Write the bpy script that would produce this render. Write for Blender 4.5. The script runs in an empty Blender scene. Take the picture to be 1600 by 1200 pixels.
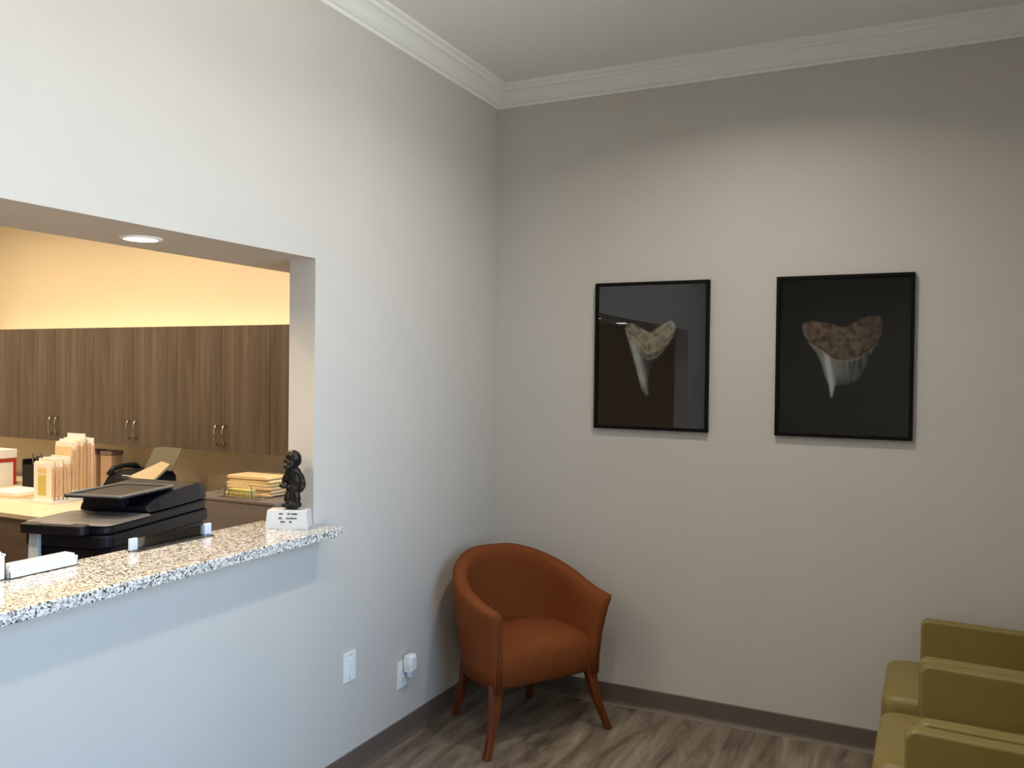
import bpy, bmesh, math, random
import numpy as np
from mathutils import Vector, Matrix, noise
random.seed(7)
C = bpy.context.scene.collection
PI = math.pi

# ---------------------------------------------------------------- camera, world, light, exposure
def make_camera():
    cd = bpy.data.cameras.new('camera'); cd.sensor_width = 36; cd.lens = 1342.26/1600*36
    cd.clip_start = 0.05
    co = bpy.data.objects.new('camera', cd); C.objects.link(co)
    yaw, pitch, roll = .4568, -.0136, .0122
    F = Vector((-math.sin(yaw)*math.cos(pitch), math.cos(yaw)*math.cos(pitch), math.sin(pitch)))
    R = Vector((math.cos(yaw), math.sin(yaw), 0)); U = R.cross(F)
    R2 = R*math.cos(roll)+U*math.sin(roll); U2 = -R*math.sin(roll)+U*math.cos(roll)
    m = Matrix((R2, U2, -F)).transposed().to_4x4(); m.translation = Vector((2.0939, -4.046, 1.64))
    co.matrix_world = m
    bpy.context.scene.camera = co
make_camera()
vs = bpy.context.scene.view_settings
vs.view_transform = 'Standard'; vs.look = 'None'; vs.gamma = 1; vs.use_curve_mapping = False
vs.exposure = 0.15
world = bpy.data.worlds.new('sky'); bpy.context.scene.world = world; world.use_nodes = True
wn = world.node_tree; bg = wn.nodes['Background']; bg.inputs[1].default_value = 1
wtc = wn.nodes.new('ShaderNodeTexCoord'); wsx = wn.nodes.new('ShaderNodeSeparateXYZ'); wrp = wn.nodes.new('ShaderNodeMapRange')   # sky above, sunlit paving below
wmx = wn.nodes.new('ShaderNodeMix'); wmx.data_type = 'RGBA'
wn.links.new(wtc.outputs['Generated'], wsx.inputs[0]); wn.links.new(wsx.outputs['Z'], wrp.inputs[0])
wrp.inputs[1].default_value = -.06; wrp.inputs[2].default_value = .04
wmx.inputs['A'].default_value = (7.4, 7.7, 7.9, 1); wmx.inputs['B'].default_value = (3.5, 5.8, 8.9, 1)
wn.links.new(wrp.outputs[0], wmx.inputs['Factor']); wn.links.new(wmx.outputs['Result'], bg.inputs[0])

def lamp(name, loc, power, color, size, rot=(0,0,0), shape='DISK', size_y=None, spread=PI, portal=False):
    ld = bpy.data.lights.new(name, 'AREA'); ld.shape = shape; ld.size = size
    if size_y: ld.size_y = size_y
    ld.energy = power; ld.color = color; ld.spread = spread
    if portal: ld.cycles.is_portal = True
    o = bpy.data.objects.new(name, ld); C.objects.link(o); o.location = loc; o.rotation_euler = rot
    return o
CEIL = 3.125
WARM = (1.0, .80, .58); WARMER = (1.0, .76, .50); NEUT = (1.0, .93, .84)
# recessed downlights of the waiting room: (x, y, power)
DOWN = [(1.35, -1.15, 13), (1.30, -4.3, 7), (1.30, -2.7, 7), (1.9, -5.6, 7)]
for x, y, p in DOWN: lamp('downlight_lamp', (x, y, CEIL-.012), p, NEUT, .15, spread=math.radians(150))
# downlights in the soffit of the pass-through
SOFF = [(-.215, -2.08, 4), (-.215, -2.72, 6)]
for x, y, p in SOFF: lamp('soffit_lamp', (x, y, 2.046), p, WARM, .12, spread=math.radians(150))
# reception ceiling lights
RECL = [(-1.7, -.85, 28), (-3.0, -.85, 32), (-4.4, -.85, 32), (-1.6, -2.9, 20), (-3.6, -2.9, 14)]
for x, y, p in RECL: lamp('reception_lamp', (x, y, CEIL-.012), p, WARMER, .16, spread=math.radians(160))
lamp('window_portal', (3.02, -2.9, 1.62), 1, (1,1,1), 3.0, rot=(0, PI/2, 0), shape='RECTANGLE', size_y=2.9, portal=True)
bpy.data.objects['window_portal'].data.size = 2.6; bpy.data.objects['window_portal'].data.size_y = 2.2

# ---------------------------------------------------------------- materials
def srgb(h):
    c = [int(h[i:i+2], 16)/255 for i in (0, 2, 4)]
    return tuple(x/12.92 if x <= .04045 else ((x+.055)/1.055)**2.4 for x in c) + (1,)
def mat(name, col, rough=.6, var=.06, scale=30, bump=0, metal=0, spec=.5, bscale=None, stretch=None, emit=None, trans=0, coat=0):
    m = bpy.data.materials.new(name); m.use_nodes = True; nt = m.node_tree; b = nt.nodes['Principled BSDF']
    if isinstance(col, str): col = srgb(col)
    b.inputs['Roughness'].default_value = rough; b.inputs['Metallic'].default_value = metal
    b.inputs['Specular IOR Level'].default_value = spec
    b.inputs['Transmission Weight'].default_value = trans
    b.inputs['Coat Weight'].default_value = coat
    tc = nt.nodes.new('ShaderNodeTexCoord'); mp = nt.nodes.new('ShaderNodeMapping')
    nt.links.new(tc.outputs['Object'], mp.inputs[0])
    if stretch: mp.inputs['Scale'].default_value = stretch
    n = nt.nodes.new('ShaderNodeTexNoise'); n.inputs['Scale'].default_value = scale; n.inputs['Detail'].default_value = 5
    nt.links.new(mp.outputs[0], n.inputs[0])
    r = nt.nodes.new('ShaderNodeValToRGB')
    r.color_ramp.elements[0].position = .3; r.color_ramp.elements[1].position = .7
    r.color_ramp.elements[0].color = tuple(c*(1-var) for c in col[:3])+(1,)
    r.color_ramp.elements[1].color = tuple(min(1, c*(1+var)) for c in col[:3])+(1,)
    nt.links.new(n.outputs[0], r.inputs[0]); nt.links.new(r.outputs[0], b.inputs['Base Color'])
    if bump:
        n2 = nt.nodes.new('ShaderNodeTexNoise'); n2.inputs['Scale'].default_value = bscale or scale*4
        nt.links.new(mp.outputs[0], n2.inputs[0])
        bp = nt.nodes.new('ShaderNodeBump'); bp.inputs['Strength'].default_value = bump; bp.inputs['Distance'].default_value = .01
        nt.links.new(n2.outputs[0], bp.inputs['Height']); nt.links.new(bp.outputs[0], b.inputs['Normal'])
    if emit:
        b.inputs['Emission Color'].default_value = emit[0]+(1,); b.inputs['Emission Strength'].default_value = emit[1]
    return m
def wood(name, c1, c2, rough=.5, axis='Z', s=9, planks=None, spec=.4):
    """streaky grain running along one axis; planks=(width,length) adds board joints and per-board tone"""
    m = bpy.data.materials.new(name); m.use_nodes = True; nt = m.node_tree; b = nt.nodes['Principled BSDF']; L = nt.links.new
    b.inputs['Roughness'].default_value = rough; b.inputs['Specular IOR Level'].default_value = spec
    tc = nt.nodes.new('ShaderNodeTexCoord'); mp = nt.nodes.new('ShaderNodeMapping'); L(tc.outputs['Object'], mp.inputs[0])
    sc = {'X': (.07, 1, 1), 'Y': (1, .07, 1), 'Z': (1, 1, .05), 'F': (1.3, .22, 1)}[axis]; mp.inputs['Scale'].default_value = sc
    n = nt.nodes.new('ShaderNodeTexNoise'); n.inputs['Scale'].default_value = s; n.inputs['Detail'].default_value = 8; n.inputs['Roughness'].default_value = .65; n.inputs['Distortion'].default_value = .6
    L(mp.outputs[0], n.inputs[0])
    r = nt.nodes.new('ShaderNodeValToRGB'); r.color_ramp.elements[0].position = .33; r.color_ramp.elements[1].position = .68
    r.color_ramp.elements[0].color = srgb(c1); r.color_ramp.elements[1].color = srgb(c2); L(n.outputs[0], r.inputs[0])
    out = r.outputs[0]
    if planks:
        mp2 = nt.nodes.new('ShaderNodeMapping'); L(tc.outputs['Object'], mp2.inputs[0]); mp2.inputs['Rotation'].default_value = (0, 0, PI/2)
        br = nt.nodes.new('ShaderNodeTexBrick'); L(mp2.outputs[0], br.inputs[0])
        br.inputs['Scale'].default_value = 1; br.inputs['Brick Width'].default_value = planks[1]; br.inputs['Row Height'].default_value = planks[0]
        br.inputs['Mortar Size'].default_value = .0015; br.inputs['Color1'].default_value = (.90, .90, .90, 1); br.inputs['Color2'].default_value = (1.06, 1.05, 1.03, 1)
        br.inputs['Mortar'].default_value = (.72, .70, .68, 1); br.offset = .37
        mx = nt.nodes.new('ShaderNodeMix'); mx.data_type = 'RGBA'; mx.blend_type = 'MULTIPLY'; mx.inputs['Factor'].default_value = 1
        L(out, mx.inputs['A']); L(br.outputs['Color'], mx.inputs['B']); out = mx.outputs['Result']
    L(out, b.inputs['Base Color'])
    return m
def granite():
    m = bpy.data.materials.new('granite'); m.use_nodes = True; nt = m.node_tree; b = nt.nodes['Principled BSDF']; L = nt.links.new
    b.inputs['Roughness'].default_value = .12; b.inputs['Coat Weight'].default_value = .3
    tc = nt.nodes.new('ShaderNodeTexCoord')
    v = nt.nodes.new('ShaderNodeTexVoronoi'); v.inputs['Scale'].default_value = 210; L(tc.outputs['Object'], v.inputs[0])
    hs = nt.nodes.new('ShaderNodeSeparateColor'); L(v.outputs['Color'], hs.inputs[0])
    r = nt.nodes.new('ShaderNodeValToRGB'); cr = r.color_ramp; cr.interpolation = 'CONSTANT'
    cr.elements[0].position = 0; cr.elements[0].color = srgb('2E3034')
    cr.elements[1].position = .13; cr.elements[1].color = srgb('9D9A94')
    for p, c in ((.27, 'CDC9C1'), (.45, 'E2DED6'), (.8, 'F2F0EA')):
        e = cr.elements.new(p); e.color = srgb(c)
    L(hs.outputs[0], r.inputs[0])
    n = nt.nodes.new('ShaderNodeTexNoise'); n.inputs['Scale'].default_value = 90; n.inputs['Detail'].default_value = 4; L(tc.outputs['Object'], n.inputs[0])
    r2 = nt.nodes.new('ShaderNodeValToRGB'); r2.color_ramp.elements[0].position = .38; r2.color_ramp.elements[1].position = .52
    r2.color_ramp.elements[0].color = (.42, .41, .41, 1); r2.color_ramp.elements[1].color = (1, 1, 1, 1); L(n.outputs[0], r2.inputs[0])
    mx = nt.nodes.new('ShaderNodeMix'); mx.data_type = 'RGBA'; mx.blend_type = 'MULTIPLY'; mx.inputs['Factor'].default_value = .8
    L(r.outputs[0], mx.inputs['A']); L(r2.outputs[0], mx.inputs['B']); L(mx.outputs['Result'], b.inputs['Base Color'])
    return m
def pane_glass(name, tint=(1, 1, 1), refl=.5):
    m = bpy.data.materials.new(name); m.use_nodes = True; nt = m.node_tree; nt.nodes.clear(); L = nt.links.new
    o = nt.nodes.new('ShaderNodeOutputMaterial'); t = nt.nodes.new('ShaderNodeBsdfTransparent'); g = nt.nodes.new('ShaderNodeBsdfGlossy')
    g.inputs['Roughness'].default_value = .02; t.inputs[0].default_value = tint+(1,)
    f = nt.nodes.new('ShaderNodeFresnel'); f.inputs[0].default_value = 1.5
    mx = nt.nodes.new('ShaderNodeMixShader'); L(f.outputs[0], mx.inputs[0]); L(t.outputs[0], mx.inputs[1]); L(g.outputs[0], mx.inputs[2]); L(mx.outputs[0], o.inputs[0])
    return m
def emitter(name, col, s):
    m = bpy.data.materials.new(name); m.use_nodes = True; b = m.node_tree.nodes['Principled BSDF']
    b.inputs['Base Color'].default_value = (.8, .8, .8, 1); b.inputs['Emission Color'].default_value = col+(1,); b.inputs['Emission Strength'].default_value = s
    return m

M = dict(
    paint=mat('greige_paint', 'CAC4BA', .55, .015, 3, bump=.04, bscale=180),
    cream=mat('reception_paint', 'E9DCC0', .6, .015, 3, bump=.03, bscale=180),
    ceil=mat('ceiling_paint', 'F0F0EA', .8, .01, 3),
    trim=mat('white_trim', 'F1F1EC', .4, .01, 6),
    cove=mat('brown_cove_base', '65594F', .45, .05, 12),
    floor=wood('vinyl_plank', '4E4337', '9C8D7C', .38, 'F', 10, planks=(.15, 1.2)),
    cab=wood('walnut_laminate', '463E36', '665A50', .45, 'Z', 16),
    cab2=wood('greybrown_laminate', '5E5048', '75655A', .5, 'X', 9),
    granite=granite(),
    steel=mat('brushed_steel', 'A79F93', .3, .05, 60, metal=1),
    orange=mat('rust_fabric', '7D431D', .85, .16, 260, bump=.35, bscale=420, spec=.2),
    chairwood=wood('chair_wood', '4E2510', '733A1C', .35, 'Z', 14),
    green=mat('olive_vinyl', '84733A', .45, .03, 14, bump=.05, bscale=90),
    black=mat('black_plastic', '0B0D12', .5, .1, 60, spec=.3),
    black2=mat('black_gloss', '0A0D15', .5, .1, 60, spec=.3),
    grey=mat('grey_plastic', '6E6B68', .4, .05, 60),
    frame=mat('black_frame', '060606', .6, .1, 60, spec=.15),
    white=mat('white_plastic', 'EDEDE8', .35, .02, 60),
    paper=mat('white_paper', 'F2F0EA', .8, .02, 60),
    manila=mat('manila', 'E6CE9E', .75, .05, 60),
    manila2=mat('manila_edge', 'DDB488', .75, .08, 60),
    yellow=mat('yellow_label', 'CFC06A', .7, .08, 90),
    red=mat('red_card', 'B5362A', .6, .05, 60),
    tan=mat('tan_card', 'A58A72', .7, .06, 60),
    bronze=mat('dark_bronze', '1E1B17', .34, .5, 45, metal=.5, bump=.5, bscale=90),
    stone=mat('grey_stone', 'C9CCCB', .5, .03, 60),
    ink=mat('ink', '3B3F44', .6, .1, 90),
    acryl=pane_glass('clear_acrylic', (.86, .90, .93)),
    glass=pane_glass('picture_glass'),
    winglass=pane_glass('window_glass'),
    frost=mat('frosted_acrylic', 'D5E2F0', .35, .02, 60),
    lens=emitter('lamp_lens', (1.0, .95, .88), 14),
    slot=mat('slot_dark', '2A2A2A', .6, .05, 60),
    greenish=mat('grey_green_plastic', '5C5B4C', .6, .05, 60),
    buff=mat('buff_paper', 'B5A68C', .8, .03, 60),
    ped=wood('grey_laminate', '6E6866', '807977', .5, 'X', 9),
    pad=mat('yellow_pad', 'CFC775', .7, .05, 60),
)

# ---------------------------------------------------------------- mesh helpers
def link(name, bm, m, parent=None, loc=None, smooth=False, bevel=0, seg=2, rz=None):
    me = bpy.data.meshes.new(name); bmesh.ops.recalc_face_normals(bm, faces=bm.faces); bm.to_mesh(me); bm.free()
    o = bpy.data.objects.new(name, me); C.objects.link(o); me.materials.append(m)
    if parent: o.parent = parent
    if loc: o.location = loc
    if rz is not None: o.rotation_euler = (0, 0, rz)
    if smooth:
        for p in me.polygons: p.use_smooth = True
    if bevel:
        b = o.modifiers.new('bevel', 'BEVEL'); b.width = bevel; b.segments = seg; b.limit_method = 'ANGLE'
    return o
def B(*boxes, rots=None):
    """bmesh of axis boxes (x0,x1,y0,y1,z0,z1)"""
    bm = bmesh.new()
    for b in boxes: box_into(bm, b)
    return bm
def box_into(bm, b, mtx=None):
    x0, x1, y0, y1, z0, z1 = b
    v = [bm.verts.new(p) for p in ((x0,y0,z0),(x1,y0,z0),(x1,y1,z0),(x0,y1,z0),(x0,y0,z1),(x1,y0,z1),(x1,y1,z1),(x0,y1,z1))]
    if mtx:
        for q in v: q.co = mtx @ q.co
    for f in ((0,3,2,1),(4,5,6,7),(0,1,5,4),(1,2,6,5),(2,3,7,6),(3,0,4,7)): bm.faces.new([v[i] for i in f])
def loft(rings, closed=True, caps=True):
    """rings: list of lists of points; each ring closed"""
    bm = bmesh.new(); R = [[bm.verts.new(p) for p in r] for r in rings]; n = len(R[0])
    for a, b in zip(R, R[1:]):
        for i in range(n if closed else n-1): bm.faces.new((a[i], a[(i+1) % n], b[(i+1) % n], b[i]))
    if caps: bm.faces.new(R[0][::-1]); bm.faces.new(R[-1])
    return bm
def lathe(prof, n=28, center=(0, 0)):
    return loft([[(center[0]+r*math.cos(2*PI*i/n), center[1]+r*math.sin(2*PI*i/n), z) for i in range(n)] for r, z in prof])
def prism(pts, z0, z1):
    bm = bmesh.new(); a = [bm.verts.new((x, y, z0)) for x, y in pts]; b = [bm.verts.new((x, y, z1)) for x, y in pts]; n = len(pts)
    bm.faces.new(a[::-1]); bm.faces.new(b)
    for i in range(n): bm.faces.new((a[i], a[(i+1) % n], b[(i+1) % n], b[i]))
    return bm
def tube(path, rad, n=10):
    """tube through 3D points; rad scalar or list"""
    P = [Vector(p) for p in path]; rings = []
    if not isinstance(rad, (list, tuple)): rad = [rad]*len(P)
    up = Vector((0, 0, 1)) if abs((P[1]-P[0]).normalized().z) < .9 else Vector((1, 0, 0))
    for i, p in enumerate(P):
        t = (P[min(i+1, len(P)-1)]-P[max(i-1, 0)]).normalized(); a = t.cross(up).normalized(); b = a.cross(t)
        rings.append([p+(a*math.cos(2*PI*k/n)+b*math.sin(2*PI*k/n))*rad[i] for k in range(n)])
    return loft(rings)
def blob(parts, sub=3):
    """several ellipsoids merged by voxel remesh: parts = (center, radii, (rx,ry,rz))"""
    from mathutils import Euler
    bm = bmesh.new()
    for c, r, e in parts:
        m = Matrix.Translation(c) @ Euler(e).to_matrix().to_4x4() @ Matrix.Diagonal((*r, 1))
        bmesh.ops.create_icosphere(bm, subdivisions=sub, radius=1, matrix=m)
    return bm
def thing(name, label, cat, loc=(0, 0, 0), rz=0, group=None):
    o = bpy.data.objects.new(name, None); C.objects.link(o); o.empty_display_size = .1
    o.location = loc; o.rotation_euler = (0, 0, rz); o['label'] = label; o['category'] = cat
    if group: o['group'] = group
    return o
def tag(o, label, cat, group=None):
    o['label'] = label; o['category'] = cat
    if group: o['group'] = group
    return o
def struct(name, bm, m, **k):
    o = link(name, bm, m, **k); o['kind'] = 'structure'; return o
def dup(root, loc=None, rz=None, label=None, name=None):
    r = root.copy(); C.objects.link(r)
    if loc is not None: r.location = loc
    if rz is not None: r.rotation_euler = (0, 0, rz)
    if label: r['label'] = label
    for ch in list(root.children):
        c = ch.copy(); C.objects.link(c); c.parent = r
        for g in list(ch.children):
            d = g.copy(); C.objects.link(d); d.parent = c
    return r

# ---------------------------------------------------------------- setting
OY = -1.4714; SZ = 2.059; CZ = 1.0507; T = .123; OY2 = -4.0     # opening edge, soffit height, counter top, wall thickness
XR = 3.0; YR = -7.2                                           # right wall, rear wall
RY = .53; RX = -5.6                                           # reception far wall, reception left wall
H = CEIL
struct('floor', B((RX-.1, XR+.1, YR-.1, RY+.1, -.06, 0)), M['floor'])
struct('ceiling', B((RX-.1, XR+.1, YR-.1, RY+.1, H, H+.06)), M['ceil'])
struct('wall_back', B((0, XR, 0, .12, 0, H)), M['paint'])
struct('wall_left', B((-T, 0, OY, .12, 0, H), (-T, 0, OY2, OY, 0, CZ-.036), (-T, 0, OY2, OY, SZ, H), (-T, 0, YR, OY2, 0, H),
                      (-.42, -T, OY2-.1, RY, SZ, SZ+.35)), M['paint'])
WY0, WY1, WZ0, WZ1 = -3.95, -1.85, .35, 2.9
struct('wall_right', B((XR, XR+.14, WY1, .12, 0, H), (XR, XR+.14, YR, WY0, 0, H), (XR, XR+.14, WY0, WY1, 0, WZ0), (XR, XR+.14, WY0, WY1, WZ1, H)), M['paint'])
struct('wall_rear', B((-T, XR+.14, YR-.12, YR, 0, H)), M['paint'])
struct('wall_reception_back', B((RX, -T, RY, RY+.1, 0, H)), M['cream'])
struct('wall_reception_left', B((RX-.1, RX, YR, RY+.1, 0, H)), M['cream'])
struct('wall_reception_rear', B((RX, -T, YR-.12, YR, 0, H)), M['cream'])
w = struct('window_1', B((XR+.05, XR+.09, WY0, WY0+.05, WZ0, WZ1), (XR+.05, XR+.09, WY1-.05, WY1, WZ0, WZ1), (XR+.05, XR+.09, WY0, WY1, WZ0, WZ0+.05), (XR+.05, XR+.09, WY0, WY1, WZ1-.05, WZ1), (XR+.05, XR+.09, -2.925, -2.875, WZ0, WZ1)), M['white'])
link('pane', B((XR+.067, XR+.073, WY0+.05, WY1-.05, WZ0+.05, WZ1-.05)), M['winglass'], w)
# crown moulding: profile (projection from wall, height below ceiling)
CR = [(0, .103), (.010, .103), (.014, .096), (.014, .090), (.024, .086), (.036, .074), (.050, .056), (.066, .040), (.078, .034), (.082, .027), (.082, .020), (.094, .014), (.098, .008), (.098, 0), (0, 0)]
def crown(name, p0, p1, inward, c0=1, c1=1):
    p0 = Vector(p0); p1 = Vector(p1); d = (p1-p0).normalized(); n = Vector(inward)
    rings = []
    for p, s, c in ((p0, 1, c0), (p1, -1, c1)):
        rings.append([tuple((p+n*a+d*(a*s*c)))[:2]+(H-b,) for a, b in CR])
    struct(name, loft(rings), M['trim'])
crown('trim_1', (0, YR, 0), (0, 0, 0), (1, 0, 0))
crown('trim_2', (0, 0, 0), (XR, 0, 0), (0, -1, 0))
crown('trim_3', (XR, 0, 0), (XR, YR, 0), (-1, 0, 0))
crown('trim_4', (XR, YR, 0), (0, YR, 0), (0, 1, 0))
def base(name, p0, p1, inward):
    p0 = Vector(p0); p1 = Vector(p1); d = (p1-p0).normalized(); n = Vector(inward)
    pr = [(0, 0), (.014, 0), (.013, .004), (.007, .014), (.005, .025), (.005, .096), (.003, .1), (0, .1)]
    struct(name, loft([[tuple(p+n*a+d*(a*s))[:2]+(z,) for a, z in pr] for p, s in ((p0, 1), (p1, -1))]), M['cove'])
struct('trim_5', B((.015, XR-.015, -.0185, -.0142, 0, .004)), mat('floor_bead', '9A8E80', .6, .05, 20))
base('baseboard_left', (0, YR, 0), (0, 0, 0), (1, 0, 0))
base('baseboard_back', (0, 0, 0), (XR, 0, 0), (0, -1, 0))
base('baseboard_right', (XR, 0, 0), (XR, YR, 0), (-1, 0, 0))
base('baseboard_rear', (XR, YR, 0), (0, YR, 0), (0, 1, 0))

# ---------------------------------------------------------------- recessed lights
def can(x, y, z, label, r=.075, group=None):
    t = thing('recessed_light', label, 'recessed light', (x, y, z), group=group)
    link('trim_ring', loft([[(a*math.cos(2*PI*i/32), a*math.sin(2*PI*i/32), b) for i in range(32)] for a, b in ((r*.86, -.001), (r*.88, -.006), (r*1.08, -.005), (r*1.13, 0))], caps=False), M['white'], t, smooth=True)
    link('lens', loft([[(a*math.cos(2*PI*i/32), a*math.sin(2*PI*i/32), b) for i in range(32)] for a, b in ((r*.875, -.0005), (r*.87, -.004), (r*.5, -.008))]), M['lens'], t)
for i, (x, y, p) in enumerate(SOFF):
    can(x, y, SZ, ['round white recessed light glowing in the soffit above the granite counter', 'recessed soffit light just beyond the left edge of the photo'][i], .060, 'lights in the pass-through soffit')
for i, (x, y, p) in enumerate(DOWN): can(x, y, H, 'recessed ceiling light of the waiting room '+['near the picture wall', 'above the middle of the floor', 'near the wall with the opening', 'at the rear of the room'][i], .085)
for i, (x, y, p) in enumerate(RECL): can(x, y, H, 'recessed ceiling light of the reception '+['near the opening', 'above the chart folders', 'above the left end of the desk', 'behind the counter', 'at the rear of the office'][i], .085)

# ---------------------------------------------------------------- counter and what stands on it
ct = link('countertop', prism([(-.25, OY2+.002), (.108, OY2+.002), (.108, -1.43), (.002, -1.43), (.002, OY+.001-.003), (-.25, OY-.002)], CZ-.034, CZ), M['granite'], bevel=.004)
tag(ct, 'speckled granite counter ledge running through the wall opening', 'countertop')

# statuette on its plinth
st = thing('statuette', 'dark bronze figurine on a pale stone plinth at the end of the counter', 'statuette', (-.056, -1.541, CZ), math.radians(24))
link('plinth', loft([[(-sx, -sy, z), (sx, -sy, z), (sx, sy, z), (-sx, sy, z)] for sx, sy, z in ((.080, .036, 0), (.079, .035, .01), (.074, .031, .068), (.072, .029, .070))]), M['stone'], st, bevel=.0015)
bm = bmesh.new()
for row, z, runs in ((0, .056, ((-.034, -.018), (-.004, .010), (.013, .033))), (1, .040, ((-.036, -.022), (-.008, .006), (.008, .034))), (2, .027, ((-.028, -.008), (.004, .014)))):
    for a, b in runs:
        x = a = a+.006; b += .006
        while x < b-.002:
            wd = random.uniform(.0018, .003); y = -.0365+(.0045*z/.07)
            hh = random.choice((.0055, .0065, .0065))
            box_into(bm, (x, x+wd*.45, y-.0008, y+.004, z-hh/2, z+hh/2)); 
            if random.random() < .7: box_into(bm, (x, x+wd, y-.0008, y+.004, z+hh/2-.0014, z+hh/2))
            if random.random() < .5: box_into(bm, (x, x+wd, y-.0008, y+.004, z-.0007, z+.0007))
            x += wd+.0013
link('lettering', bm, M['ink'], st)
parts = [((-.002, 0, .085), (.034, .024, .016), (0, 0, 0)),                       # base mound
         ((-.016, -.004, .110), (.013, .015, .028), (0, .15, 0)), ((.016, -.004, .110), (.014, .015, .028), (0, -.1, 0)),   # legs
         ((.004, .002, .140), (.028, .020, .024), (0, 0, 0)), ((.006, .003, .170), (.031, .021, .032), (0, .08, 0)),   # hips, torso
         ((.002, -.002, .198), (.027, .018, .018), (0, 0, 0)),                    # shoulders
         ((.034, -.002, .168), (.012, .013, .032), (0, -.25, 0)), ((.036, -.012, .142), (.010, .012, .018), (.4, .5, 0)),  # right arm
         ((-.026, -.002, .178), (.010, .011, .026), (0, .35, 0)), ((-.036, -.016, .152), (.009, .014, .010), (0, 0, .3)), ((-.024, -.024, .150), (.012, .010, .008), (0, 0, 0)),  # left arm, hands
         ((-.006, -.010, .224), (.022, .021, .022), (0, 0, 0)), ((-.014, -.022, .216), (.013, .013, .012), (0, 0, 0)),   # head, muzzle
         ((.002, -.002, .246), (.028, .024, .025), (0, .35, 0)), ((.016, .004, .236), (.014, .016, .022), (0, 0, 0)),   # hair crest
         ((-.020, -.014, .236), (.010, .010, .008), (0, 0, 0)),
         ((-.020, -.020, .086), (.016, .014, .010), (0, 0, 0)), ((.020, -.020, .086), (.016, .014, .010), (0, 0, 0))]
parts = [(Vector((c[0], c[1], .069+(c[2]-.069)*1.10)), tuple(q*1.09 for q in r), e) for c, r, e in parts]
parts += [((0, -.004, .115), (.014, .016, .03), (0, 0, 0))]
fg = link('figure', blob(parts), M['bronze'], st, smooth=True)
rm = fg.modifiers.new('remesh', 'REMESH'); rm.mode = 'VOXEL'; rm.voxel_size = .0022; rm.use_smooth_shade = True
sm = fg.modifiers.new('smooth', 'SMOOTH'); sm.iterations = 4; sm.factor = .6
fg.location = (.012, 0, 0)
fg['label'] = 'dark bronze figure with hands folded on its belly'

# clear acrylic holder lying at the back edge of the counter
ah = thing('acrylic_sign_holder', 'low clear acrylic holder with frosted ends on the counter before the printer', 'sign holder', (-.205, -1.955, CZ), PI/2)
link('panel', B((-.145, .145, -.002, .002, .004, .040)), M['acryl'], ah)
link('foot', B((-.16, .16, -.028, .028, 0, .004)), M['acryl'], ah)
for s in (-1, 1): link('end_block', B((s*.157-.014, s*.157+.014, -.006, .006, .004, .042)), M['frost'], ah, bevel=.002)
# white cards
c1 = thing('card_holder', 'long low white card tray standing on the counter at left', 'card holder', (-.215, -2.43, CZ), PI/2)
link('tray', B((-.105, .105, -.03, -.028, 0, .020), (-.105, .105, -.03, .03, 0, .003), (-.105, -.103, -.03, .03, 0, .03), (.103, .105, -.03, .03, 0, .03)), M['white'], c1)
bm = bmesh.new()
for k in range(9): box_into(bm, (-.100, .100, -.022+k*.005, -.0213+k*.005, .004  , .037))
o = link('cards', bm, M['paper'], c1); o['kind'] = 'stuff'
c2 = thing('brochure_box', 'taller white brochure box cut off by the left edge of the photo', 'brochure box', (-.235, -2.625, CZ), PI/2)
link('box', B((-.085, .085, -.04, -.037, 0, .066), (-.085, .085, .037, .04, 0, .085), (-.085, -.082, -.04, .04, 0, .072), (.082, .085, -.04, .04, 0, .072), (-.085, .085, -.04, .04, 0, .003)), M['white'], c2)
bm = bmesh.new()
for k in range(8): box_into(bm, (-.079, .079, -.03+k*.008, -.0285+k*.008, .004, .078))
o = link('brochures', bm, M['paper'], c2); o['kind'] = 'stuff'

# ---------------------------------------------------------------- wall plates
def plate(loc, label, rz, group=None):
    t = thing('wall_outlet', label, 'wall outlet', loc, rz)
    return t
p1 = thing('wall_plate', 'plain white rectangular wall plate below the counter, left of the plugged outlet', 'wall plate', (0, -1.242, .449))
link('cover', B((0, .006, -.040, .040, -.060, .060)), M['white'], p1, bevel=.0025)
link('insert', B((.005, .0085, -.017, .017, -.034, .034)), M['white'], p1, bevel=.0015)
for z in (-.048, .048): link('screw', loft([[(a, .003*math.cos(k*PI/5), z+.003*math.sin(k*PI/5)) for k in range(10)] for a in (.005, .0068)]), M['grey'], p1)
p2 = thing('electrical_outlet', 'white duplex outlet beside the orange chair with a plug-in in its upper socket', 'outlet', (0, -.858, .300))
link('cover', B((0, .006, -.038, .038, -.060, .060)), M['white'], p2, bevel=.0025)
for z in (-.021, .021):
    s = link('socket', loft([[(a, .017*math.cos(k*PI/9), z+.0145*max(-.8, min(.8, 1.15*math.sin(k*PI/9)))) for k in range(18)] for a in (.005, .008)]), M['white'], p2)
    link('slot', B((.0078, .0085, -.007, -.005, z-.002, z+.007), (.0078, .0085, .005, .007, z-.002, z+.007), (.0078, .0085, -.002, .002, z-.010, z-.006)), M['slot'], s)
p3 = thing('plug_in_air_freshener', 'white plug-in air freshener sticking out of the outlet near the orange chair', 'air freshener', (.009, -.84, .345))
link('body', loft([[(a, -.026*s+.0, .040*s), (a, .026*s, .040*s), (a, .028*s, -.0*s), (a, .020*s, -.036*s), (a, -.020*s, -.036*s), (a, -.028*s, 0)] for a, s in ((0, .7), (.006, 1), (.034, 1), (.046, .75))]), M['white'], p3, bevel=.003)
link('bottle', lathe([(.010, -.058), (.014, -.055), (.014, -.030), (.010, -.026)], 16, (.022, 0)), M['frost'], p3, smooth=True)

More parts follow.
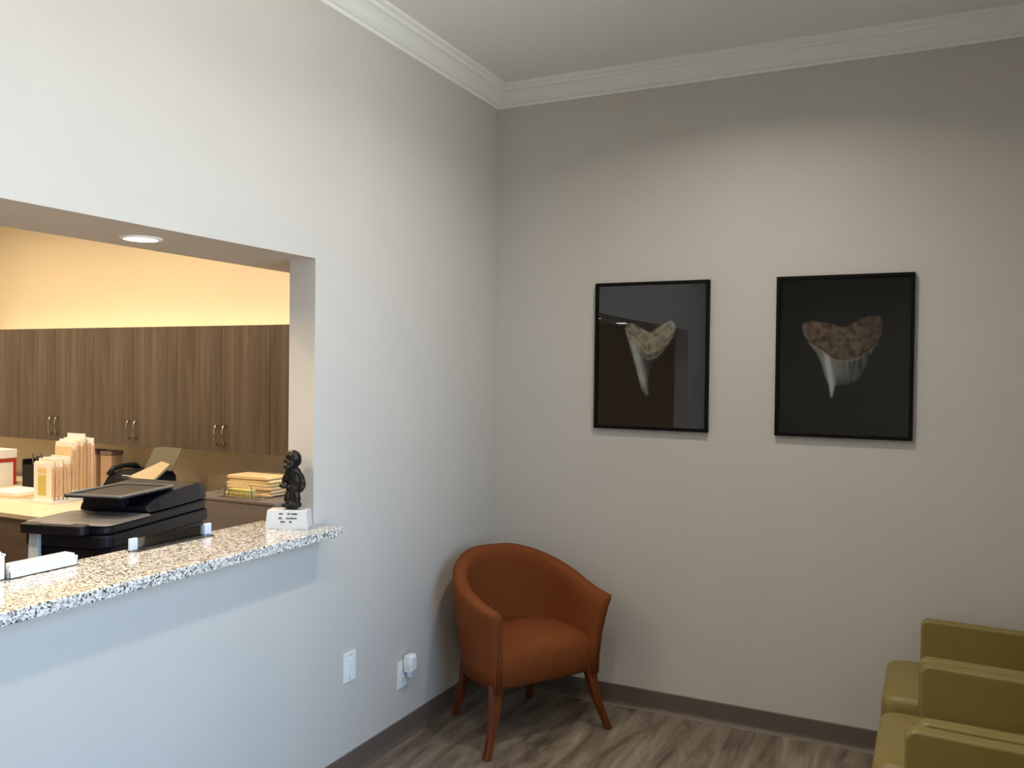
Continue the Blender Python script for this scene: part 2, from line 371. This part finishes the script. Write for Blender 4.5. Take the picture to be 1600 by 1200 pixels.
# ---------------------------------------------------------------- reception: wall cabinets
CY = .2; CB = 1.089; CT = 1.925
def wall_cabinet(x1, label, filler=False):
    w = .83; t = thing('wall_cabinet', label, 'cabinet', (x1-w/2, CY+.012, CB), group='walnut cabinets along the reception wall'); h = CT-CB
    link('body', B((-w/2+.001, w/2-.001, .012, RY-CY-.014, 0, h-.002)), M['cab'], t)
    for s in (-1, 1):
        x = (-w/2+.0015, -.0015) if s < 0 else (.0015, w/2-.0015)
        d = link('door', B((*x, -.008, .010, .001, h)), M['cab'], t, bevel=.001)
        hx = s*.035
        link('handle', tube([(hx, -.008, .05), (hx, -.026, .06), (hx, -.036, .085), (hx, -.040, .115), (hx, -.036, .145), (hx, -.026, .17), (hx, -.008, .18)], .0055), M['steel'], d, smooth=True)
    if filler: link('filler_panel', B((w/2+.002, w/2+.27, -.008, .010, .001, h)), M['cab'], t)
wall_cabinet(-1.72, 'walnut wall cabinet nearest the jamb and the figurine, rightmost of the row', True)
wall_cabinet(-2.55, 'walnut wall cabinet above the black fax machine, second from the right')
wall_cabinet(-3.38, 'walnut wall cabinet above the standing chart folders, third from the right')
wall_cabinet(-4.21, 'walnut wall cabinet cut by the left edge of the photo')
# LED strip lighting the wall above the cabinets
sl = tag(link('light_strip', B((-4.9, -1.5, CY+.22, CY+.235, CT+.001, CT+.012)), emitter('strip_glow', (1, .78, .48), 5)), 'warm light strip lying on top of the wall cabinets', 'light strip')

# ---------------------------------------------------------------- reception: desks
d = thing('reception_desk', 'brown desk with a cream top holding the chart folders in the back office', 'desk')
link('desktop', B((-5.2, -2.3, -.76, RY-.01, .73, .76)), M['cream'] if False else mat('cream_laminate', 'D8CDB4', .4, .02, 20), d, bevel=.004)
link('front_panel', B((-5.15, -2.35, -.72, -.70, 0, .73)), M['cab2'], d)
link('side_panel', B((-2.37, -2.35, -.699, RY-.012, 0, .73)), M['cab2'], d)
link('side_panel', B((-5.15, -5.13, -.699, RY-.012, 0, .73)), M['cab2'], d)
pd = thing('printer_desk', 'brown work desk behind the counter carrying the black printer', 'desk')
link('desktop', B((-.98, -.26, -3.3, -1.25, .71, .74)), M['cab2'], pd, bevel=.003)
for y in (-3.28, -1.29): link('side_panel', B((-.95, -.28, y, y+.03, 0, .709)), M['cab2'], pd)
fc = thing('file_pedestal', 'grey-brown laminate low cabinet carrying manila folders, right of the printer', 'cabinet', (-1.79, -.05, 0), math.radians(0))
link('body', B((-.38, .34, .02, .55, 0, .815)), M['ped'], fc, bevel=.002)
link('top', B((-.385, .342, -.003, .555, .816, .835)), M['ped'], fc, bevel=.003)
link('door', B((-.378, .338, .0, .018, .04, .814)), M['ped'], fc, bevel=.002)

# manila folders lying in a pile + wire tray
for k in range(6):
    bm = bmesh.new(); n = 10
    z0 = .836+k*.021
    ring = []
    wv = .175-.003*k
    pts = [(-wv, -.002), (-wv-.012, .010), (-wv, .0185), (wv-.01, .0185), (wv+.008, .014), (wv+.012, .006), (wv, 0)]
    bm = loft([[(x, yy, z) for x, z in pts] for yy in (0, .24)])
    o = link('manila_folder', bm, M['manila'], loc=(-1.80+random.uniform(-.012, .012), .10+random.uniform(-.008, .008), z0+.002), bevel=.002)
    tag(o, ['bottom manila folder of the pile beside the printer', 'manila folder second from the bottom of the pile', 'manila folder third from the bottom of the pile', 'manila folder third from the top of the pile', 'manila folder just under the topmost of the pile', 'topmost manila folder of the pile beside the printer'][k], 'folder', 'manila folders piled on the low cabinet')
wt = thing('wire_tray', 'silver wire tray in front of the manila folder pile', 'wire tray', (-1.77, .03, .837))
bmt = bmesh.new()
def merge(bm, other):
    me = bpy.data.meshes.new('t'); other.to_mesh(me); other.free(); bm.from_mesh(me); bpy.data.meshes.remove(me)
for z in (.004, .045): merge(bmt, tube([(-.17, -.045, z), (.17, -.045, z), (.17, .05, z), (-.17, .05, z), (-.17, -.045, z)], .0025, 6))
for i in range(9): merge(bmt, tube([(-.17+i*.0425, -.045, .004), (-.17+i*.0425, -.045, .045)], .0018, 6))
merge(bmt, tube([(-.11, -.046, .005), (-.11, -.048, .07), (-.09, -.048, .085), (.09, -.048, .085), (.11, -.048, .07), (.11, -.046, .005)], .004, 8))
link('wires', bmt, M['steel'], wt, smooth=True)
yp = tag(link('notepad', B((-.10, .08, -.035, .02, 0, .045)), M['pad'], loc=(-1.77, .03, .843), bevel=.002), 'yellow note block inside the silver wire tray', 'notepad')

# chart folders standing in a sorter on the desk
so = thing('file_sorter', 'stepped sorter holding the bright chart folders on the desk', 'file sorter', (-3.03, -.43, .76))
link('base', B((-.11, .09, -.01, .13, 0, .02), (-.11, .09, .13, .40, 0, .06)), M['white'], so, bevel=.002)
for k in range(11):
    hgt = (.235, .245, .24, .255, .26, .30, .335, .33, .35, .345, .33)[k] + random.uniform(-.004, .004)
    z0 = .021 if k < 5 else .061
    t = thing('chart_folder', ['frontmost white chart folder with the yellow label', 'chart folder standing second in the sorter', 'chart folder standing third in the sorter', 'chart folder standing fourth in the sorter', 'chart folder standing fifth in the sorter', 'first of the taller chart folders behind the step', 'second of the taller chart folders behind the step', 'third of the taller chart folders behind the step', 'fourth of the taller chart folders behind the step', 'chart folder second from the back of the sorter', 'rearmost chart folder in the sorter'][k], 'folder', (-3.03, -.425+k*.0265, .76+z0), group='chart folders in the sorter')
    x0, x1 = -.10+random.uniform(-.004, .004)+.004*k, .075+random.uniform(-.004, .008)+.003*k
    link('cover', B((x0, x1, 0, .003, 0, hgt), (x0, x1, .014, .017, 0, hgt-.008), (x0, x0+.003, 0, .017, 0, hgt-.008)), M['manila'] if k % 2 else M['paper'], t, bevel=.001)
    link('sheets', B((x0+.004, x1+.003, .004, .013, .002, hgt+.010+.008*(k % 3))), M['paper'], t)
    link('tab', B((x1, x1+.006, .001, .0155, .02, hgt-.03)), M['manila2'], t)
    if k == 0:
        link('label', B((-.055, .025, -.0012, 0, .03, .165)), M['yellow'], t)
        link('label', B((-.06, .03, -.0008, 0, .175, .21)), M['manila'], t)
# red-edged box, black organiser, paper stack
t = thing('file_box', 'white box with red edges at the far left on the desk', 'box', (-4.15, -.10, .76))
link('body', B((-.16, .12, 0, .16, 0, .20)), M['paper'], t, bevel=.002)
link('lid', B((-.165, .125, -.004, .165, .201, .265)), M['tan'] if False else M['paper'], t, bevel=.003)
link('red_border', B((-.165, .125, -.003, -.0005, .17, .195), (.105, .125, -.003, -.0005, 0, .17), (.1205, .123, 0, .16, .172, .198), (.1205, .123, .138, .16, 0, .172), (.1205, .123, .0, .022, 0, .172)), M['red'], t)
t = thing('desk_organizer', 'black desk organizer between the red-edged box and the chart folders', 'organizer', (-3.80, .02, .76))
link('body', B((-.10, .10, 0, .12, 0, .16), (-.10, -.092, 0, .12, 0, .20), (.092, .10, 0, .12, 0, .20), (-.10, .10, .112, .12, 0, .21)), M['black'], t, bevel=.003)
for px_, pz_ in ((-.06, .24), (-.02, .23), (.03, .245)): link('pen', B((px_, px_+.008, .05, .058, .161, pz_)), M['grey'], t)
t = thing('paper_stack', 'stack of white paper lying on the desk left of the chart folders', 'paper stack', (-3.42, -.32, .76), math.radians(6))
for k, (a, m_) in enumerate(((0, 'paper'), (.012, 'manila'), (.024, 'paper'), (.034, 'paper'))):
    link('ream', B((-.2+.01*k, .13-.008*k, -.12, .13, a, a+.0115)), M[m_], t)
link('red_tab', B((-.16, -.06, -.124, -.118, .010, .018)), M['red'], t)
# black fax machine with tilted paper tray, and two tan boxes
t = thing('fax_machine', 'black fax machine with a tilted paper support behind the printer', 'fax machine', (-2.695, -.12, .76), math.radians(-4))
link('body', loft([[(-sx, y0, z), (sx, y0, z), (sx, y1, z), (-sx, y1, z)] for sx, y0, y1, z in ((.18, 0, .30, 0), (.185, -.005, .30, .09), (.175, .03, .30, .155), (.15, .10, .29, .19))]), M['black2'], t, bevel=.01, seg=3)
link('handset', tube([(-.16, .03, .16), (-.16, .06, .20), (-.155, .14, .215), (-.15, .22, .21), (-.15, .25, .18)], [.022, .02, .016, .02, .022]), M['black'], t, smooth=True)
link('display', B((-.05, .05, .045, .085, .160, .167)), M['frost'], t)
s = link('paper_support', B((-.08, .20, 0, .006, 0, .17)), M['greenish'], t, loc=(0, .24, .19)); s.rotation_euler = (math.radians(-30), 0, 0)
s = link('output_tray', loft([[(.10, -.02, z-.02), (.30, .0, z-.06), (.26, .20, z+.05), (.13, .22, z+.06)] for z in (.185, .192)]), M['greenish'], t)
s = link('sheet', loft([[(.11, -.015, z-.02), (.285, .01, z-.055), (.25, .19, z+.05), (.14, .21, z+.06)] for z in (.1935, .1955)]), M['buff'], t)
for i, (x, lab) in enumerate(((-3.43, 'tan card box on the desk just right of the chart folders'), (-3.26, 'tan card box farther right, behind the fax machine'))):
    t = thing('card_box', lab, 'box', (x, .22, .76), math.radians(8-6*i), group='tan boxes under the wall cabinets')
    link('body', B((-.055, .055, 0, .10, 0, .245)), M['tan'], t, bevel=.003)
    link('lid', B((-.058, .058, -.003, .103, .246, .275)), M['cab2'], t, bevel=.003)

# ---------------------------------------------------------------- multifunction printer
a15 = math.radians(15)
pr = thing('printer', 'large black multifunction printer with raised feeder tray behind the counter', 'printer', (-.33, -2.11, .741), PI/2+a15)
# local x runs along its long side (away from the camera), local y towards the office
LW, LD = .62, .31
def slab(x0, x1, y0, y1, z0, z1, r=.03, dz=0, n=5):
    pts = []
    for cx, cy, a0 in ((x1-r, y1-r, 0), (x0+r, y1-r, 90), (x0+r, y0+r, 180), (x1-r, y0+r, 270)):
        for i in range(n+1):
            a = math.radians(a0+90*i/n); pts.append((cx+r*math.cos(a), cy+r*math.sin(a)))
    return pts
def rslab(x0, x1, y0, y1, z0, z1, r=.03, dz=0, crown_=0):
    p = slab(x0, x1, y0, y1, z0, z1, r)
    f = lambda x: dz*(x-x0)/(x1-x0)
    return loft([[(x, y, z0) for x, y in p], [(x, y, z1+f(x)) for x, y in p]])
link('body', rslab(.012, LW, .012, LD, .012, .30, .03), M['black'], pr, bevel=.006)
link('paper_drawer', rslab(.0, LW-.04, .0, .2, .05, .16, .02), M['black'], pr, bevel=.004)
link('scanner_base', rslab(-.004, LW+.004, -.006, LD+.01, .302, .345, .035), M['black2'], pr, bevel=.006)
lid = link('scanner_lid', rslab(0, LW, 0, LD, .347, .375, .035, .008), M['black'], pr, bevel=.008, seg=3)
ed = link('lid_edge', rslab(-.006, .25, -.008, LD+.006, .3765, .381, .035), M['grey'], pr, bevel=.002)
ad = link('document_feeder', loft([[(x, y, z) for y, z in pts] for x, pts in ((.24, ((.004, .383), (LD-.02, .383), (LD-.03, .41), (.02, .405))), (.30, ((.0, .383), (LD-.01, .383), (LD-.02, .435), (.012, .428))), (.42, ((.0, .384), (LD, .384), (LD-.01, .452), (.008, .446))), (.56, ((.0, .385), (LD, .385), (LD-.01, .460), (.008, .452))), (.608, ((.005, .386), (LD-.005, .386), (LD-.02, .452), (.014, .444))), (.622, ((.012, .388), (LD-.01, .388), (LD-.03, .420), (.022, .415))))]), M['black2'], pr, bevel=.008, seg=3)
tr = link('feeder_tray', rslab(.10, .42, .02, LD-.06, .450, .456, .02, 0), M['black'], pr, bevel=.002)
link('tray_edge', loft([[(x, y, z) for x, y in slab(.10, .42, .02, LD-.06, 0, 0, .02)] for z in (.4565, .462)]+[[(x, y, z) for x, y in slab(.110, .41, .030, LD-.07, 0, 0, .015)] for z in (.462, .4575)], caps=False), M['grey'], tr)
link('tray_arm', B((.22, .26, .10, .26, .40, .449)), M['black'], pr, bevel=.004)
cp = link('control_panel', rslab(-.055, -.004, .05, .29, .352, .384, .02), M['black'], pr, bevel=.004); link('display', B((-.045, -.02, .10, .22, .3845, .387)), M['grey'], cp)
cp['label'] = 'black control panel sticking out at the left'
sb = link('side_cover', loft([[(-.032+t_, .24, z), (-.005, .24, z), (-.005, .275, z), (-.032+t_, .275, z)] for z, t_ in ((.14, 0), (.351, .012))]), M['stone'], pr, bevel=.002); sb['label'] = 'pale grey side cover below the panel'

# ---------------------------------------------------------------- framed pictures of teeth
def inside(poly, x, y):
    """signed distance, positive inside"""
    c = False; dmin = 9; n = len(poly)
    for i in range(n):
        x1, y1 = poly[i]; x2, y2 = poly[(i+1) % n]
        if (y1 > y) != (y2 > y) and x < (x2-x1)*(y-y1)/(y2-y1)+x1: c = not c
        dx, dy = x2-x1, y2-y1; t = max(0, min(1, ((x-x1)*dx+(y-y1)*dy)/(dx*dx+dy*dy+1e-12)))
        dmin = min(dmin, math.hypot(x-x1-t*dx, y-y1-t*dy))
    return dmin if c else -dmin
def interp(pts, x):
    if x <= pts[0][0]: return pts[0][1]
    for (a, b), (c, d_) in zip(pts, pts[1:]):
        if x <= c: return b+(d_-b)*(x-a)/(c-a)
    return pts[-1][1]
def sstep(a, b, x):
    t = max(0, min(1, (x-a)/(b-a))); return t*t*(3-2*t)
def lerp3(a, b, t): return tuple(a[i]*(1-t)+b[i]*t for i in range(3))
BGC = srgb('13181A')[:3]
def boost(c, k=1.9): return tuple(min(.9, x*k) for x in c)
def art1(u, v):
    X, Y = 140+u*760, 150+v*960
    o = [(335, 440), (350, 412), (390, 405), (440, 435), (510, 470), (570, 440), (620, 405), (655, 390), (685, 410), (692, 450), (680, 500), (640, 560), (590, 620), (555, 660), (520, 720), (500, 800), (512, 890), (495, 903), (460, 860), (430, 760), (400, 660), (370, 560), (345, 490)]
    d = inside(o, X, Y); m = sstep(-6, 8, d)
    if m <= 0: return BGC
    gum = interp([(340, 500), (400, 540), (450, 590), (500, 640), (560, 620), (640, 560), (700, 500)], X)
    n = noise.fractal(Vector((X*.02, Y*.02, 0)), 1, 2, 4); n2 = noise.noise(Vector((X*.09, Y*.012, 3)))
    root = lerp3(srgb('A39D8A')[:3], srgb('5F5A4C')[:3], sstep(-.5, .6, n*.8+.12*math.sin((gum-Y)*.16)-.1))
    hx = interp([(540, 400), (700, 440), (800, 468), (900, 492)], Y) if False else (400+(Y-560)*.27)
    b = math.exp(-((X-hx)/38)**2)
    blade = lerp3(srgb('202324')[:3], srgb('B9BEBB')[:3], b*(1-.7*sstep(770, 900, Y))*(.8+.35*n2))
    blade = lerp3(blade, srgb('34383A')[:3], .35*(1-b))
    col = lerp3(root, blade, sstep(-12, 16, Y-gum))
    k = math.exp(-((Y-gum+4)/9)**2)*sstep(440, 500, X); col = lerp3(col, srgb('2C2C28')[:3], .65*k)
    k = math.exp(-((Y-gum-14)/8)**2)*sstep(440, 500, X)*(1-sstep(600, 660, X)); col = lerp3(col, srgb('8A8C84')[:3], .7*k)
    return lerp3(BGC, boost(col), m)
def art2(u, v):
    X, Y = 100+u*855, 90+v*1010
    o = [(252, 400), (262, 375), (300, 362), (400, 372), (470, 385), (525, 408), (590, 382), (650, 350), (700, 335), (765, 335), (782, 380), (775, 460), (745, 530), (695, 600), (670, 680), (630, 745), (560, 778), (480, 785), (462, 862), (450, 862), (438, 785), (410, 720), (385, 640), (350, 570), (300, 510), (262, 450)]
    d = inside(o, X, Y); m = sstep(-5, 9, d)
    if m <= 0: return BGC
    gum = interp([(250, 470), (330, 520), (400, 560), (450, 600), (500, 620), (560, 618), (640, 595), (740, 520), (790, 470)], X)
    n = noise.fractal(Vector((X*.022, Y*.022, 7)), 1, 2, 5); n2 = noise.noise(Vector((X*.07, Y*.01, 3)))
    root = lerp3(srgb('7C6753')[:3], srgb('4A3A2E')[:3], sstep(-.5, .5, n)); root = lerp3(root, srgb('3A2F27')[:3], .6*sstep(560, 800, X))
    hx = 420+(Y-580)*.19; b = math.exp(-((X-hx)/20)**2)
    blade = lerp3(srgb('6E6F68')[:3], srgb('2E3131')[:3], sstep(470, 640, X)); blade = lerp3(blade, srgb('9A998C')[:3], .5*max(0, n2+.2))
    blade = lerp3(blade, srgb('C9CBC9')[:3], b*(.9+.2*n2)); blade = lerp3(blade, BGC, .75*sstep(700, 790, Y)*sstep(470, 500, X))
    col = lerp3(root, blade, sstep(-8, 12, Y-gum))
    k = math.exp(-((Y-gum-8)/7)**2); col = lerp3(col, srgb('A09070')[:3], .5*k*(1-sstep(600, 760, X)))
    k = math.exp(-((Y-gum+10)/8)**2); col = lerp3(col, srgb('2A1E18')[:3], .6*k)
    if X < 300: col = lerp3(col, srgb('9A8A78')[:3], .5*(1-sstep(255, 290, X)))
    return lerp3(BGC, boost(col), m)
def art_mat():
    m = bpy.data.materials.new('art_print'); m.use_nodes = True; b = m.node_tree.nodes['Principled BSDF']
    a = m.node_tree.nodes.new('ShaderNodeVertexColor'); a.layer_name = 'ink'; m.node_tree.links.new(a.outputs[0], b.inputs['Base Color']); b.inputs['Roughness'].default_value = .6
    b.inputs['Specular IOR Level'].default_value = .2
    return m
AM = art_mat()
def picture(x0, x1, z0, z1, art, label):
    t = thing('framed_picture', label, 'framed picture', ((x0+x1)/2, 0, (z0+z1)/2)); w = (x1-x0)/2; h = (z1-z0)/2; f = .016
    link('frame', B((-w, -w+f, -.026, -.001, -h, h), (w-f, w, -.026, -.001, -h, h), (-w+f, w-f, -.026, -.001, -h, -h+f), (-w+f, w-f, -.026, -.001, h-f, h)), M['frame'], t, bevel=.0015)
    NX, NZ = 120, 150; wi, hi = w-f, h-f; bm = bmesh.new(); lay = bm.verts.layers.float_color.new('ink')
    g = [[bm.verts.new((-wi+2*wi*i/NX, -.012, hi-2*hi*j/NZ)) for i in range(NX+1)] for j in range(NZ+1)]
    for j in range(NZ+1):
        for i in range(NX+1): g[j][i][lay] = (*art(i/NX, j/NZ), 1)
    for j in range(NZ):
        for i in range(NX): bm.faces.new((g[j][i], g[j+1][i], g[j+1][i+1], g[j][i+1]))
    p = link('print', bm, AM, t)
    link('backing', B((-wi, wi, -.010, -.001, -hi, hi)), M['frame'], t)
    link('glass', B((-wi, wi, -.019, -.0165, -hi, hi)), M['glass'], t)
picture(.573, 1.142, 1.368, 2.0866, art1, 'black framed photo of a narrow grey fossil tooth, nearer the room corner')
picture(1.446, 2.015, 1.368, 2.0866, art2, 'black framed photo of a wide brown-rooted fossil tooth, nearer the green chairs')

# ---------------------------------------------------------------- orange barrel chair
def barrel_chair():
    ph = 1.016
    t = thing('barrel_chair', 'rust orange fabric barrel armchair with wooden sabre legs in the room corner', 'armchair', (.569, -.557, 0), ph)
    # local x lateral, local -y is the front; v (towards front) = -y
    N = 48
    def plan(s, half, back, off, front=0):
        """s in 0..1 from left tip round the back to right tip; off = inward offset"""
        r = half; st = max(.001, back-r)         # straight arm length, then half circle
        L = 2*st+PI*r; q = s*L
        if q < st: x, v, nx, nv = -half+(0), front-q, 1, 0
        elif q > L-st: x, v, nx, nv = half, front-(L-q), -1, 0
        else:
            a = (q-st)/r; x, v = -r*math.cos(a), front-st-r*math.sin(a); nx, nv = math.cos(a), math.sin(a)
        return x+nx*off, -(v+nv*off)
    rings = []
    for i in range(N+1):
        s = i/N; e = abs(2*s-1)                   # 1 at tips
        zt = .628+.165*(1-sstep(.12, 1.02, e)**.85) if True else 0
        lean = lambda z: (z-.26)/.5               # shell flares upwards
        def P(z, off):
            k = max(0, min(1.0, lean(z)/.74)); half = .275+.055*k*k; back = .47+.095*k; fr = .045*k*k
            # arms taper in plan near the tips
            x, y = plan(s, half, back, off, fr); return (x, y, z)
        th = .05+.012*(1-e)
        prof = [(.262, 0), (.34, -.004), (.46, -.006), (zt-.06, -.004), (zt-.018, -.004), (zt-.004, .006), (zt, th*.45), (zt-.004, th*.9), (zt-.02, th+.008), (zt-.07, th+.004), (.47, th-.002), (.38, th-.004), (.262, th-.006)]
        rings.append([P(z, o) for z, o in prof])
    # rounded arm fronts
    def tip(r, sgn):
        c = Vector((sum(p[0] for p in r)/len(r), sum(p[1] for p in r)/len(r), 0)); out = []
        for k, (f, sh) in enumerate(((.75, .012), (.35, .017))):
            out.append([(c.x+(p[0]-c.x)*f, p[1]-sh, p[2]-(.006*(k+1) if p[2] > .6 else 0)) for p in r])
        return out
    a, b = tip(rings[0], -1), tip(rings[-1], 1)
    rings = a[::-1]+rings+b
    link('shell', loft(rings), M['orange'], t, smooth=True)
    # welt along the inner back seam
    link('back_seam', tube([(0, .53-.062-.0*k, .46+k*.04) for k in range(8)], .003, 6), M['orange'], t)
    # one-piece upholstered seat: crowned top rolling over into the front
    rr = []
    for i in range(25):
        q = -1+2*i/24; x = .248*q; e = 1-abs(q)**3.2; bow = -.018*(1-q*q); c = .022*e
        rr.append([(x, .012+bow*.6, .268), (x, .004+bow*.8, .285), (x, -.004+bow, .34), (x, -.003+bow, .385+c*.4), (x, .008+bow, .412+c*.6), (x, .03+bow*.6, .430+c*.8), (x, .08, .440+c), (x, .18, .444+c*1.1), (x, .30, .440+c), (x, .38, .43+c*.5), (x*.8, .43, .425), (x*.8, .43, .268)])
    link('seat', loft(rr), M['orange'], t, smooth=True)
    link('underside', B((-.19, .19, .05, .36, .262, .275)), M['black'], t)
    # sabre legs
    def leg(p):   # p: list of (x,y,z,halfw,halfd)
        bmm = loft([[(x-w, y-d_, z), (x+w, y-d_, z), (x+w, y+d_, z), (x-w, y+d_, z)] for x, y, z, w, d_ in p])
        return link('leg', bmm, M['chairwood'], t, bevel=.004)
    for s in (-1, 1):
        leg([(s*.252, .022, .40, .022, .018), (s*.253, .018, .27, .025, .022), (s*.264, .008, .20, .022, .021), (s*.284, -.006, .12, .018, .018), (s*.308, -.022, .05, .015, .016), (s*.325, -.034, 0, .014, .015)])
        leg([(s*.185, .40, .27, .022, .022), (s*.190, .415, .18, .019, .019), (s*.200, .438, .08, .016, .016), (s*.212, .462, 0, .014, .014)])
    return t
barrel_chair()

# ---------------------------------------------------------------- green armchairs along the right wall
def green_chair():
    t = thing('lounge_chair', 'x', 'armchair', (2.06, 0, 0), group='green armchairs in a row')
    W = .60; AT = .055
    # origin: far front corner; x goes back towards the wall, y from -W (near) to 0 (far)
    def rr(x0, x1, y0, y1, z0, z1, r):
        return rslab(x0, x1, y0, y1, z0, z1, r)
    for y1 in (0, -W+AT):
        pr_ = [(0, .10), (0, .625), (.012, .642), (.03, .647), (.20, .643), (.45, .639), (.60, .636), (.66, .632), (.66, .10)]
        link('arm', loft([[(x, y, z) for x, z in pr_] for y in (y1-AT, y1)]), M['green'], t, bevel=.012, seg=4)
    # seat cushion: protrudes beyond the arms with rounded front
    y0, y1 = -W+AT+.002, -AT-.002; pts = []
    xf, xb, r = -.125, .50, .05
    for cx, cy, a0 in ((xb-.02, y1-.02, 0), (xf+r, y1-r, 90), (xf+r, y0+r, 180), (xb-.02, y0+.02, 270)):
        rad = r if cx < 0 else .02
        for i in range(7):
            a = math.radians(a0+15*i); pts.append((cx+rad*math.cos(a), cy+rad*math.sin(a)))
    cx, cy = (xf+xb)/2, (y0+y1)/2
    def sc(p, d_): return (cx+(p[0]-cx)*(1-d_/.3), cy+(p[1]-cy)*(1-d_/.24))
    rg = []
    for d_, z in ((.012, .345), (.002, .355), (0, .37), (0, .435), (.003, .458), (.012, .472), (.03, .480), (.08, .484), (.18, .486)):
        rg.append([(*sc(p, d_), z) for p in pts])
    link('seat_cushion', loft(rg), M['green'], t, smooth=True)
    link('seat_base', B((-.06, .60, y0+.003, y1-.003, .22, .343)), M['green'], t, bevel=.01)
    # back: leaning
    bk = loft([[(x, yy, z) for x, z in ((.375, .488), (.42, .70), (.455, .80), (.475, .815), (.50, .81), (.56, .66), (.60, .30), (.56, .30))] for yy in (y0+.002, y1-.002)])
    link('backrest', bk, M['green'], t, bevel=.015, seg=4)
    for x in (.04, .60):
        for y in (-.028, -W+.028):
            link('leg', loft([[(x+a*k, y+b*k, z) for a, b in ((-1, -1), (1, -1), (1, 1), (-1, 1))] for z, k in ((0, .013), (.10, .018))]), M['black'], t)
    return t
g = green_chair(); g.location = (2.062, -.10, 0); g['label'] = 'olive green armchair standing against the picture wall, farthest of the row'
dup(g, (2.066, -.715, 0), 0, 'olive green armchair in the middle of the row')
dup(g, (2.036, -1.335, 0), 0, 'olive green armchair nearest, mostly below the bottom edge of the photo')
